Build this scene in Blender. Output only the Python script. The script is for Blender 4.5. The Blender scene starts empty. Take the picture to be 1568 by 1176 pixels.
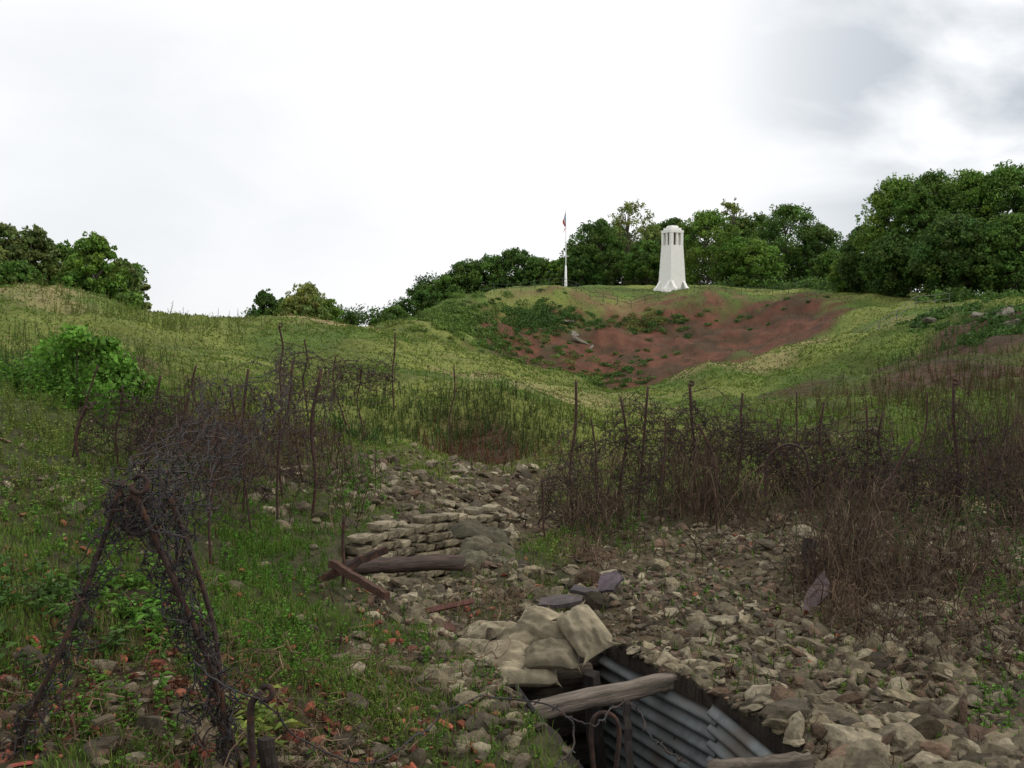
import bpy, math, numpy as np, time
from mathutils import Vector, Matrix, Euler
import bmesh
T0=time.time()
rng=np.random.default_rng(7)
scene=bpy.context.scene
PIT=math.radians(3.0); F=1524.0
cp,sp=math.cos(PIT),math.sin(PIT)
# ---- survey helper: horizontal/level reading of a theodolite standing at the origin, plus ground distance -> world metres
def W(u,v,d):
    t=(588-v)/F
    ry=cp+t*sp; rz=-sp+t*cp
    k=d/ry
    return np.array([k*(u-784)/F, d, k*rz])
def ss(a,b,x):
    t=np.clip((x-a)/(b-a),0,1); return t*t*(3-2*t)
def hsh(ix,iy,seed):
    h=(ix.astype(np.int64)*374761393+iy.astype(np.int64)*668265263+seed*1442695041)&0xFFFFFFFF
    h=((h^(h>>13))*1274126177)&0xFFFFFFFF
    h=h^(h>>16)
    return (h&0xFFFFFF)/float(0xFFFFFF)
def vn(x,y,seed=0):
    ix=np.floor(x);iy=np.floor(y);fx=x-ix;fy=y-iy
    fx=fx*fx*(3-2*fx);fy=fy*fy*(3-2*fy)
    a=hsh(ix,iy,seed);b=hsh(ix+1,iy,seed);c=hsh(ix,iy+1,seed);d=hsh(ix+1,iy+1,seed)
    return (a*(1-fx)+b*fx)*(1-fy)+(c*(1-fx)+d*fx)*fy
def fbm(x,y,seed=0,o=4):
    s=0;a=.5;t=0
    for i in range(o):
        s=s+a*vn(x*2**i+17.3*i,y*2**i-9.1*i,seed+i);t+=a;a*=.55
    return s/t
# ------------------------------------------------------------------ terrain
CP=[]
def c(u,v,d): CP.append(tuple(W(u,v,d)))
def cz(u,d,z): CP.append((d*(u-784)/F,d,z))
for u,z in((-250,-1.2),(200,-1.45),(784,-1.72),(1300,-1.76),(1850,-1.72)):
    cz(u,1.6,z)
for p in [(-250,1150,3.0),(0,1150,3.2),(300,1150,3.5),(600,1150,3.9),(800,1150,4.1),(1250,1150,4.1),(1500,1150,4.1),(1850,1130,4.2),
 (-250,960,4.0),(0,980,4.2),(300,950,5.0),(560,980,5.3),(780,960,6.0),(1000,980,5.7),(1250,980,5.6),(1500,980,5.5),(1850,980,5.4),(700,905,7.0),(560,905,6.6),
 (-250,760,6),(0,800,6.0),(250,800,7),(450,825,7.8),(590,806,8.6),(650,790,9.6),(850,820,9.2),(1100,830,8.6),(1350,830,8.2),(1568,830,8),(1850,800,8),
 (-250,640,9),(0,680,9),(250,690,11),(500,700,12),(650,726,12),(790,765,12),(850,720,14),(1100,720,13.5),(1350,720,13),(1568,720,12.5),(1850,690,12),
 (-250,570,14),(0,600,14),(250,600,18),(450,602,19.5),(650,672,17),(800,686,17.5),(1000,660,20),(1250,640,20),(1500,630,18),(1850,600,18),
 (560,590,21),(660,600,20.5),(800,622,21.5),(900,640,24),
 (-250,500,24),(0,530,24),(250,550,28),(450,560,30),(620,568,31),(800,588,34),(940,625,33),(1100,606,34),(1300,578,33),(1500,552,30),(1850,500,30),
 (-250,430,38),(0,443,40),(100,458,42),(220,485,45),(350,494,50),(480,491,56),(560,515,58),(610,530,55),
 (740,562,48),(860,578,46),(950,604,44),(1060,580,47),(1200,545,49),(1300,516,51),(1400,487,50),(1480,470,48),(1568,457,46),(1850,440,46),
 (1200,592,39),(1320,566,38),(1420,548,38),(1500,530,37),(1600,515,36),
 (600,503,92),(660,478,107),(730,452,115),(860,441,121),(1060,447,122),(1200,456,116),(1300,466,103),(1380,474,90),(1460,468,80),
 (780,492,112),(900,490,115),(1000,494,115),(1120,488,114),(1250,490,102),
 (770,530,101),(900,540,104),(1000,545,102),(1150,525,100),(1280,512,88),(1340,500,75)]: c(*p)
for p in [(800,78,-5.6),(950,80,-7),(1100,80,-6),(1200,76,-4.4),(700,78,-3),(640,75,-1.8),(760,56,-4.2),(860,55,-5),(960,54,-5.5),(1070,57,-4.8),(1200,60,-3.4),(1300,62,-1.8),
  (0,62,0.4),(200,70,-.6),(400,85,-1.6),(520,85,-2),(-250,70,.5),(1568,70,1.2),(1850,70,1.5),(1568,100,3.2),(1850,110,3.6),
  (0,110,-2),(300,120,-4),(520,130,-4),(620,135,-2),(700,140,2),(850,135,5.9),(1030,135,6.0),(1200,135,5.6),(1400,120,4.2),
  (850,165,5.8),(1030,170,5.8),(1250,165,5),(650,170,0),(400,170,-4.5),(-250,140,-3),(0,170,-4),(1568,160,4),(1850,160,4),
  (-250,400,-12),(200,400,-12),(500,400,-12),(784,400,-12),(1100,400,-12),(1568,400,-12),(1850,400,-12)]: cz(*p)
CP=np.array(CP)
def feat(x,y):
    r=np.maximum(np.hypot(x,y),1.2); th=np.arctan2(x,y)
    return np.clip(th,-.62,.62)*2.0, np.log(np.minimum(r,420))
ca,cb=feat(CP[:,0],CP[:,1]); n=len(CP)
def phi(r2): return r2*np.log(r2+1e-12)
K=phi((ca[:,None]-ca)**2+(cb[:,None]-cb)**2)+np.eye(n)*3e-4
P=np.stack([np.ones(n),ca,cb],1)
A=np.block([[K,P],[P.T,np.zeros((3,3))]])
sol=np.linalg.solve(A,np.concatenate([CP[:,2],np.zeros(3)]))
def tps(x,y):
    a,b=feat(x,y); out=np.empty(len(a))
    for i in range(0,len(a),40000):
        s=slice(i,i+40000)
        out[s]=phi((a[s,None]-ca)**2+(b[s,None]-cb)**2)@sol[:n]+sol[n]+sol[n+1]*a[s]+sol[n+2]*b[s]
    return out
TA=[(1.25,2.6),(.12,5.8)]
TB=[(-.86,7.40),(-.56,8.25),(.10,9.9),(.45,13.0)]
def segd(x,y,a,b):
    ax,ay=a;bx,by=b;L=math.hypot(bx-ax,by-ay);tx,ty=(bx-ax)/L,(by-ay)/L
    s=(x-ax)*tx+(y-ay)*ty; return s,L,(x-ax)*ty-(y-ay)*tx   # along, length, signed right side
def gully(x,y):
    best=np.full(x.shape,9.);dep=np.zeros(x.shape);side=np.zeros(x.shape)
    for i in range(3):
        s,L,w=segd(x,y,TB[i],TB[i+1]); sc=np.clip(s,0,L)
        dd=np.hypot(w,s-sc); t=(i+sc/L)/3
        sel=dd<best; best=np.where(sel,dd,best); dep=np.where(sel,t,dep); side=np.where(sel,w,side)
    return best,dep,side
def H(x,y):
    x=np.atleast_1d(np.asarray(x,float));y=np.atleast_1d(np.asarray(y,float))
    z=tps(x,y); r=np.hypot(x,y)
    th=np.abs(np.arctan2(x,y))
    z=z*(1-ss(1.2,2.2,th))+(-1.8)*ss(1.2,2.2,th)
    z=z+(-14-z)*ss(380,900,r)
    z=z+(fbm(x*.9,y*.9,3)-.5)*.20*ss(1.5,3.5,r)*(1-ss(60,90,r))
    z=z+(fbm(x*5,y*5,5)-.5)*.09*(1-ss(15,25,r))
    z=z+(fbm(x*.45,y*.45,6)-.5)*.95*ss(9,16,r)*(1-ss(60,80,r))
    z=z+(fbm(x*.16,y*.16,8)-.5)*1.6*ss(12,45,r)
    cr=np.exp(-((x-.14*y)/26)**2-((y-106)/11)**2)
    z=z+(fbm(x*.22,y*.09,11)-.5)*3.0*cr
    s,L,w=segd(x,y,*TA)
    m=(1-ss(.40,.46,np.abs(w)))*ss(-.06,0,s)*(1-ss(L-.05,L+.01,s))
    z=z-1.6*m
    best,dep,side=gully(x,y)
    lft=(side<0)
    edge0=np.where(lft,.38,.20);edge1=np.where(lft,.45+.5*ss(.6,1,dep),.42+.4*dep)
    z=z-(.66*(1-dep**1.5)+.08)*(1-ss(0,1,(best-edge0)/(edge1-edge0)))
    return z
def Hs(x,y): return float(H([x],[y])[0])
def bl(u,L,u0,d0,su,sl): return np.exp(-((u-u0)/su)**2-((L-math.log(d0))/sl)**2)
def masks(x,y):
    d=np.maximum(y,.5);u=np.clip(784+F*x/d,-900,2500);L=np.log(d)
    n1=fbm(x*1.6,y*1.6,21);n2=fbm(x*.5,y*.5,31);nf=fbm(x*.15,y*.15,41)
    R=ss(840,930,u)*(1-ss(7.,11.5,d))
    for b,k in (((690,9.5,140,.26),1.2),((760,12.5,110,.22),1.0),((660,6.9,110,.2),1.0),((780,5,80,.25),1.1),((450,3.6,300,.10),.4),((100,3.4,250,.10),.35),((560,11,70,.25),.8),((330,9.0,120,.10),.35),((40,7.2,110,.08),.4),((600,4.6,90,.2),.55)):
        R=np.maximum(R,k*bl(u,L,*b))
    R=np.clip(R*1.3-.75*ss(.42,.60,n1)*(1-.45*ss(900,1000,u)),0,1)
    R=R*(1-ss(14,18,d))
    E=np.zeros_like(d)
    for b,k in (((800,100,75,.10),1.4),((920,100,120,.16),1.6),((1040,102,110,.17),1.8),((1160,105,110,.11),1.8),((1235,98,60,.07),1.4),((1060,85,100,.14),1.3),
                ((1520,38,110,.10),1.7),((1400,33,120,.14),1.1),((1480,26,200,.18),1.1),((1250,28,120,.12),.7),((90,15.5,110,.08),.9),((320,46,30,.08),.8),((40,6.8,160,.12),.9),((1150,17,200,.12),.5),((350,10.5,200,.1),.6),((740,18,120,.08),.9),((200,4.5,250,.2),.8),((150,22,120,.1),.7),((440,4.2,150,.12),.8)):
        E=np.maximum(E,k*bl(u,L,*b))
    E=np.clip(E*1.5-.6*ss(.35,.65,np.where(d>14,nf*.3+n2*.7,n1)),0,1)
    S=np.zeros_like(d)
    for b,k in (((490,50,75,.14),1.),((720,30,120,.16),.95),((850,32,120,.12),1.),((1000,38,60,.1),.6),((1120,46,120,.06),.9),((1300,49,100,.05),.9),((1450,48,90,.04),.9),((1340,70,80,.12),.6),((1450,11.8,100,.07),1.),((1200,13,120,.05),.9),((60,38,110,.1),.8),((950,23,90,.06),.8),((1540,9.8,60,.06),.9),((1000,120,200,.03),.5)):
        S=np.maximum(S,k*bl(u,L,*b))
    S=np.clip(S*1.3-.6*ss(.35,.7,n2),0,1)
    return u,d,L,R,E,S,n1,n2,nf
def groundcol(x,y):
    u,d,L,R,E,S,n1,n2,nf=masks(x,y)
    def C(*a): return np.array(a)[None,:]
    q=ss(.35,.65,nf)[:,None]
    g=(C(.08,.125,.022)*(1-q)+C(.16,.18,.042)*q)*(.5+.95*n2[:,None])  # broad green and straw patches; relief shading is partly put into these tones
    near=1-ss(9,16,d)
    gn=C(.07,.07,.03)*(.6+.9*n1[:,None])
    g=g*(1-near[:,None])+gn*near[:,None]
    st=C(.31,.25,.12)*(.8+.4*n1[:,None]); s=S[:,None]; g=g*(1-s)+st*s
    q2=ss(.38,.62,n2)[:,None]; fr=ss(70,90,d)[:,None]
    e=(C(.125,.052,.030)*fr+C(.085,.05,.03)*(1-fr))*(1-q2*.75)+C(.055,.042,.022)*q2*.75
    e=e*(.45+.95*n1[:,None]); k=E[:,None]; g=g*(1-k)+e*k
    rr=C(.115,.085,.052)*(.5+.9*n1[:,None]); k=R[:,None]; g=g*(1-k)+rr*k
    sA,LA,wA=segd(x,y,*TA); m=((np.abs(wA)<.5)&(sA<LA+.1)&(sA>-.1))[:,None]
    g=np.where(m,C(.05,.04,.03),g)
    far=ss(150,350,np.hypot(x,y))[:,None]
    return g*(1-far)+C(.06,.08,.035)*far
# ------------------------------------------------------------------ mesh helpers
def build(name,parts,mat,smooth=False,parent=None,mats=None):
    V=[];Cc=[];lv=[];lt=[];mi=[];off=0
    for p in parts:
        v,fs,col=p[:3]; mid=p[3] if len(p)>3 else 0
        v=np.asarray(v,float).reshape(-1,3); V.append(v)
        col=np.asarray(col,float)
        if col.ndim==1: col=np.tile(col,(len(v),1))
        Cc.append(col)
        for f in (fs if isinstance(fs,list) else [fs]):
            f=np.asarray(f); lv.append((f+off).ravel()); lt.append(np.full(len(f),f.shape[1])); mi.append(np.full(len(f),mid))
        off+=len(v)
    V=np.concatenate(V);Cc=np.concatenate(Cc);lv=np.concatenate(lv);lt=np.concatenate(lt);mi=np.concatenate(mi)
    me=bpy.data.meshes.new(name)
    me.vertices.add(len(V));me.vertices.foreach_set('co',V.astype(np.float32).ravel())
    me.loops.add(len(lv));me.loops.foreach_set('vertex_index',lv.astype(np.int32))
    me.polygons.add(len(lt));ls=np.concatenate([[0],np.cumsum(lt)[:-1]])
    me.polygons.foreach_set('loop_start',ls.astype(np.int32));me.polygons.foreach_set('loop_total',lt.astype(np.int32))
    for m in (mats or [mat]): me.materials.append(m)
    me.polygons.foreach_set('material_index',mi.astype(np.int32))
    me.polygons.foreach_set('use_smooth',np.full(len(lt),smooth))
    at=me.color_attributes.new('Col','FLOAT_COLOR','POINT')
    at.data.foreach_set('color',np.concatenate([Cc,np.ones((len(Cc),1))],1).astype(np.float32).ravel())
    me.update(calc_edges=True)
    ob=bpy.data.objects.new(name,me); scene.collection.objects.link(ob)
    if parent: ob.parent=parent
    return ob
def empty(name):
    e=bpy.data.objects.new(name,None);scene.collection.objects.link(e);return e
def mat(name,rough=.9,nscale=20,amt=.3,bump=.0,bscale=60,stretch=(1,1,1),metal=0,trans=0,nscale2=None,tint=None,spec=.2,bdist=.02):
    m=bpy.data.materials.new(name);m.use_nodes=True;nt=m.node_tree;N=nt.nodes;Lk=nt.links
    b=N['Principled BSDF'];b.inputs['Roughness'].default_value=rough;b.inputs['Metallic'].default_value=metal
    b.inputs['Specular IOR Level'].default_value=spec
    a=N.new('ShaderNodeAttribute');a.attribute_name='Col'
    tc=N.new('ShaderNodeTexCoord');mp=N.new('ShaderNodeMapping');mp.inputs['Scale'].default_value=stretch
    Lk.new(tc.outputs['Object'],mp.inputs['Vector'])
    nz=N.new('ShaderNodeTexNoise');nz.inputs['Scale'].default_value=nscale;nz.inputs['Detail'].default_value=6;nz.inputs['Roughness'].default_value=.65
    Lk.new(mp.outputs[0],nz.inputs['Vector'])
    mr=N.new('ShaderNodeMapRange');mr.inputs[1].default_value=.3;mr.inputs[2].default_value=.7;mr.inputs[3].default_value=1-amt;mr.inputs[4].default_value=1+amt
    Lk.new(nz.outputs['Fac'],mr.inputs[0])
    vm=N.new('ShaderNodeVectorMath');vm.operation='SCALE';Lk.new(a.outputs['Color'],vm.inputs[0]);Lk.new(mr.outputs[0],vm.inputs['Scale'])
    out=vm.outputs[0]
    if tint:
        n2=N.new('ShaderNodeTexNoise');n2.inputs['Scale'].default_value=nscale2 or 3;n2.inputs['Detail'].default_value=8;Lk.new(mp.outputs[0],n2.inputs['Vector'])
        r2=N.new('ShaderNodeMapRange');r2.inputs[1].default_value=.5;r2.inputs[2].default_value=.68;r2.inputs[3].default_value=0;r2.inputs[4].default_value=.75
        Lk.new(n2.outputs['Fac'],r2.inputs[0])
        mx=N.new('ShaderNodeMix');mx.data_type='RGBA';Lk.new(r2.outputs[0],mx.inputs[0]);Lk.new(out,mx.inputs[6]);mx.inputs[7].default_value=(*tint,1)
        out=mx.outputs[2]
    Lk.new(out,b.inputs['Base Color'])
    if bump:
        nb=N.new('ShaderNodeTexNoise');nb.inputs['Scale'].default_value=bscale;nb.inputs['Detail'].default_value=8;nb.inputs['Roughness'].default_value=.7;Lk.new(mp.outputs[0],nb.inputs['Vector'])
        bp=N.new('ShaderNodeBump');bp.inputs['Strength'].default_value=bump;bp.inputs['Distance'].default_value=bdist
        Lk.new(nb.outputs['Fac'],bp.inputs['Height']);Lk.new(bp.outputs[0],b.inputs['Normal'])
    if trans:
        tr=N.new('ShaderNodeBsdfTranslucent');Lk.new(out,tr.inputs['Color']);ms=N.new('ShaderNodeMixShader');ms.inputs[0].default_value=trans
        Lk.new(b.outputs[0],ms.inputs[1]);Lk.new(tr.outputs[0],ms.inputs[2]);Lk.new(ms.outputs[0],N['Material Output'].inputs['Surface'])
    return m
M_ground=mat('soil_and_turf',.95,9,.5,1.,30,bdist=.05)
M_rock=mat('limestone',.9,30,.4,.9,60,tint=(.06,.05,.032),nscale2=9)
M_brick=mat('brick',.9,30,.35,.5,70)
M_grass=mat('grass_blades',.7,3,.3,trans=.3)
M_leaf=mat('foliage',.65,2,.25,trans=.25)
M_bark=mat('bark',.95,8,.4,.6,20,stretch=(1,1,.2))
M_twig=mat('dead_twigs',.9,10,.4)
M_rust=mat('rusty_iron',.85,60,.5,.5,120,tint=(.10,.045,.025),nscale2=25)
M_wood=mat('weathered_wood',.9,70,.6,1.,90,stretch=(.08,1,1),tint=(.05,.045,.035),nscale2=20,bdist=.015)
M_bag=mat('sandbag_cloth',.95,14,.3,.6,120,tint=(.12,.10,.065),nscale2=5)
M_zinc=mat('corrugated_iron',.6,8,.4,.2,60,tint=(.09,.065,.045),nscale2=4,metal=.1,spec=.3)
M_white=mat('white_stone',.8,2,.05,.1,10)
M_slate=mat('slate',.8,20,.4,.6,50,tint=(.05,.045,.04),nscale2=8)
M_paint=mat('paint',.6,5,.05)
def tubes(P,R,s=3,col=(.1,.1,.1),cap=False):
    P=np.asarray(P,float)
    if P.ndim==2: P=P[None]
    N,k,_=P.shape; R=np.broadcast_to(np.asarray(R,float),(N,k)) if np.ndim(R)<2 else R
    T=np.gradient(P,axis=1);T/=np.linalg.norm(T,axis=2,keepdims=True)+1e-9
    mean=T.mean(1,keepdims=True)
    ax=np.argmin(np.abs(mean),axis=2);ref=np.eye(3)[ax]*np.ones_like(T)
    A=np.cross(T,ref);A/=np.linalg.norm(A,axis=2,keepdims=True)+1e-9;B=np.cross(T,A)
    an=np.arange(s)*2*math.pi/s
    V=P[:,:,None,:]+R[:,:,None,None]*(A[:,:,None,:]*np.cos(an)[None,None,:,None]+B[:,:,None,:]*np.sin(an)[None,None,:,None])
    i=np.arange(k-1)[:,None]*s;j=np.arange(s)[None];j2=(j+1)%s
    f=np.stack([i+j,i+j2,i+s+j2,i+s+j],-1).reshape(-1,4)
    Fq=(f[None]+(np.arange(N)*k*s)[:,None,None]).reshape(-1,4)
    fs=[Fq]
    if cap:
        base=(np.arange(N)*k*s)[:,None]
        fs.append(base+np.arange(s)[None,::-1]);fs.append(base+(k-1)*s+np.arange(s)[None])
    col=np.asarray(col,float)
    if col.ndim==2: col=np.repeat(col,k*s,0)
    return (V.reshape(-1,3),fs,col)
def inst(V0,F0,pos,scale,col,rot):
    N=len(pos)
    V=np.einsum('nij,nkj->nki',rot,V0[None]*scale[:,None,:])+pos[:,None,:]
    Fs=(F0[None]+(np.arange(N)*len(V0))[:,None,None]).reshape(-1,F0.shape[1])
    return (V.reshape(-1,3),Fs,np.repeat(col,len(V0),0))
def rotz(a,tilt=.25):
    N=len(a);tx=rng.normal(0,tilt,N);ty=rng.normal(0,tilt,N)
    ca_,sa=np.cos(a),np.sin(a);O=np.zeros(N);I=np.ones(N)
    Z=np.stack([ca_,-sa,O,sa,ca_,O,O,O,I],1).reshape(N,3,3)
    X=np.stack([I,O,O,O,np.cos(tx),-np.sin(tx),O,np.sin(tx),np.cos(tx)],1).reshape(N,3,3)
    Y=np.stack([np.cos(ty),O,np.sin(ty),O,I,O,-np.sin(ty),O,np.cos(ty)],1).reshape(N,3,3)
    return X@Y@Z
def ico(sub):
    bm=bmesh.new();bmesh.ops.create_icosphere(bm,subdivisions=sub,radius=1)
    V=np.array([v.co[:] for v in bm.verts]);Fc=np.array([[v.index for v in f.verts] for f in bm.faces]);bm.free();return V,Fc
def rockshape(sub,seed):
    r=np.random.default_rng(seed);V,Fc=ico(sub);k=11
    nn=r.normal(size=(k,3));nn/=np.linalg.norm(nn,axis=1,keepdims=True);h=r.uniform(.5,1.,k)
    dt=V@nn.T; rad=np.where(dt>.05,h[None]/np.maximum(dt,.05),9).min(1);rad=np.minimum(rad,1.3)
    V=V*rad[:,None]*(1+r.normal(0,.035,len(V)))[:,None]
    return V*np.array([1.2,.9,.62]),Fc
# ------------------------------------------------------------------ ground sheet
th=np.radians(np.concatenate([np.arange(-180,-40,4.),np.arange(-40,40,.13),np.arange(40,180.1,4.)]))
rr=np.concatenate([[.05,.4],np.exp(np.arange(math.log(1.),math.log(14),.0062)),np.exp(np.arange(math.log(14),math.log(180),.009)),np.exp(np.linspace(math.log(180),math.log(4000),45))])
TH,RR=np.meshgrid(th,rr);gx=(RR*np.sin(TH)).ravel();gy=(RR*np.cos(TH)).ravel()
gz=H(gx,gy);nc=len(th);nr=len(rr)
i=np.arange(nr-1)[:,None]*nc;j=np.arange(nc-1)[None]
gf=np.stack([i+j,i+nc+j,i+nc+j+1,i+j+1],-1).reshape(-1,4)[:, ::-1]
build('ground',[(np.stack([gx,gy,gz],1),gf,groundcol(gx,gy))],M_ground,True)
print('ground',len(gx),time.time()-T0)
# ------------------------------------------------------------------ rubble
def scatter(N,u0,u1,d0,d1):
    u=rng.uniform(u0,u1,N);d=np.exp(rng.uniform(math.log(d0),math.log(d1),N))
    return d*(u-784)/F,d
def intrench(x,y,m=.0):
    s,L,w=segd(x,y,*TA)
    g,dep,side=gully(x,y)
    return ((np.abs(w)<.43+m)&(s>-.1)&(s<L+m))|((g<.50+m)&(side<0)&(dep<.66)&(g>.2))
parts=[]
lim=np.array([[.24,.20,.125],[.19,.155,.10],[.16,.13,.085],[.33,.28,.19],[.11,.09,.062],[.18,.12,.08]])
x,y=scatter(70000,-150,1720,3.0,17)
u,d,L,R,E,S,n1,n2,nf=masks(x,y)
keep=(rng.random(len(x))<np.clip(R*1.0,.04,1)*(.85))&~intrench(x,y,.03);x=x[keep];y=y[keep];d=d[keep];uu=u[keep]
rad=np.exp(rng.normal(math.log(.0165),.55,len(x)));rad*=1+.5*ss(1100,1500,uu)*(1-ss(4.5,6.5,d));rad=np.clip(rad,.006,.08)*(1+.05*np.clip(d-5,0,10))
z=H(x,y);vid=rng.integers(0,6,len(x))
for k in range(6):
    s=vid==k;V0,F0=rockshape(2,100+k);m=s.sum()
    sc=rad[s,None]*rng.uniform(.75,1.3,(m,3));col=lim[rng.integers(0,6,m)]*rng.uniform(.5,1.2,(m,1))
    parts.append(inst(V0,F0,np.stack([x[s],y[s],z[s]+rad[s]*.15],1),sc,col,rotz(rng.uniform(0,6.3,m),.5)))
bx=[];
for (u0,u1,d0,d1,nn,ra) in ((1180,1600,3.7,4.7,150,.062),(1020,1568,4.6,6.6,110,.04),(560,760,8.6,13,150,.06),(780,900,6.2,7.6,50,.045),(560,740,5.9,7.6,80,.05),(0,560,3.2,4.2,40,.04),(520,760,4.2,5.6,40,.04),(680,800,10,14,60,.065),(700,800,3.9,5.6,90,.035),(380,560,8,11,60,.05)):
    a,b=scatter(nn,u0,u1,d0,d1);k=~intrench(a,b,.05);a=a[k];b=b[k]
    bx.append(np.stack([a,b,H(a,b),np.clip(rng.normal(ra,ra*.4,len(a)),.02,.12)],1))
bx=np.concatenate(bx);vid=rng.integers(0,5,len(bx))
for k in range(5):
    q=bx[vid==k];V0,F0=rockshape(3,200+k);m=len(q)
    parts.append(inst(V0,F0,q[:,:3]+np.array([0,0,1])*q[:,3:4]*.15,q[:,3:4]*rng.uniform(.75,1.25,(m,3)),lim[rng.integers(0,5,m)]*rng.uniform(.7,1.15,(m,1)),rotz(rng.uniform(0,6.3,m),.35)))
build('limestone_rubble',parts,M_rock)
x,y=scatter(420,-50,760,3.1,6.5);x2,y2=scatter(150,700,1568,4,11);x=np.r_[x,x2];y=np.r_[y,y2];k=~intrench(x,y,.1);x=x[k];y=y[k];m=len(x)
V0,F0=rockshape(2,300);V0=np.sign(V0)*np.abs(V0)**.6
r_=rng.uniform(.008,.036,m)
parts=[inst(V0*np.array([1,.75,.5]),F0,np.stack([x,y,H(x,y)+.008],1),r_[:,None]*rng.uniform(.8,1.3,(m,3)),np.array([[.31,.11,.065]])*rng.uniform(.35,1.1,(m,1))*rng.uniform(.85,1.15,(m,3)),rotz(rng.uniform(0,6.3,m),.4))]
build('brick_fragments',parts,M_brick)
print('rocks',time.time()-T0)
# ------------------------------------------------------------------ grass
def blades(x,y,z,h,w,col,lean=.5):
    N=len(x);a=rng.uniform(0,6.283,N);l=rng.uniform(.1,lean,N)*h;dx=np.cos(a)*l;dy=np.sin(a)*l
    b=rng.uniform(0,6.283,N);wx=np.cos(b)*w/2;wy=np.sin(b)*w/2
    r=np.stack([x,y,z-.01],1);W_=np.stack([wx,wy,0*wx],1);D=np.stack([dx,dy,0*dx],1);U=np.stack([0*h,0*h,h],1)
    V=np.stack([r-W_,r+W_,r+W_*.8+D*.35+U*.6,r-W_*.8+D*.35+U*.6,r+D+U*rng.uniform(.8,1,(N,1))],1)
    o=(np.arange(N)*5)[:,None]
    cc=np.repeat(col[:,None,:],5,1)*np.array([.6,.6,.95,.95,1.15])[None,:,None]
    return (V.reshape(-1,3),[o+np.array([[0,1,2,3]]),o+np.array([[3,2,4]])],cc.reshape(-1,3))
G1=np.array([.095,.185,.024]);G2=np.array([.18,.22,.045]);G3=np.array([.32,.26,.12])
def tufts(Nt,per,u0,u1,d0,d1,accept,hr,spread,wfun,lush=0,straw=.1,lean=.5):
    x,y=scatter(Nt,u0,u1,d0,d1);M=masks(x,y);k=(rng.random(Nt)<accept(*M))&~intrench(x,y,.06);x=x[k];y=y[k]
    tone=rng.random(len(x))*.5+.5*ss(.3,.7,M[8][k])
    x=np.repeat(x,per);y=np.repeat(y,per);tone=np.repeat(tone,per)
    sp_=spread*(1+.02*y);x=x+rng.normal(0,1,len(x))*sp_;y=y+rng.normal(0,1,len(x))*sp_
    k=~intrench(x,y,.02);x=x[k];y=y[k];tone=tone[k];M=masks(x,y);S=M[5];E=M[4]
    N=len(x);h=rng.uniform(*hr,N)
    t=np.clip(tone*.7+rng.normal(0,.15,N)+.1-lush,0,1)[:,None]
    col=G1*(1-t)+G2*t
    s=((rng.random(N)<straw+.55*S+.15*E))[:,None];col=np.where(s,G3*rng.uniform(.5,1.,(N,1)),col)*rng.uniform(.7,1.2,(N,1))*(1-.35*E[:,None])
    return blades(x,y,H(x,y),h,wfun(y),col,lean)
def accN(u,d,L,R,E,S,n1,n2,nf):
    g=np.maximum.reduce([1.3*bl(u,L,420,5.2,110,.16),bl(u,L,390,7.0,90,.16),bl(u,L,160,6,150,.2),1.*bl(u,L,250,10,250,.2),bl(u,L,560,4.6,80,.1),.8*bl(u,L,530,4.0,60,.1),.6*bl(u,L,60,4.3,140,.1),.5*bl(u,L,640,5.6,60,.1),.5*bl(u,L,850,8.5,60,.1),.8*bl(u,L,1090,12,160,.14),.7*bl(u,L,1500,10,120,.1),.8*bl(u,L,550,14,120,.15),.7*bl(u,L,900,13,100,.14)])
    return np.clip(g*1.2+.25*(n1>.5)*(1-R)-.6*(n1<.43)-.4*E,0.02,1)
parts=[tufts(18000,9,-150,860,3.0,15,accN,(.02,.09),.035,lambda y:.003+.0004*y,.15,.06),
       tufts(5500,7,840,1720,3.5,15,accN,(.02,.10),.03,lambda y:.003+.0005*y,0,.2)]
accF=lambda u,d,L,R,E,S,n1,n2,nf:np.clip((1-R)*(1-.9*E)*(.35+1.1*(n2-.2)),0,1)
parts.append(tufts(28000,7,-150,1720,12,45,accF,(.03,.10),.10,lambda y:.0013*y,0,.07,1.))
parts.append(tufts(24000,6,-100,1700,40,135,accF,(.05,.14),.3,lambda y:.0014*y,0,.06,1.3))
build('grass',parts,M_grass)
print('grass',time.time()-T0)
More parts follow.
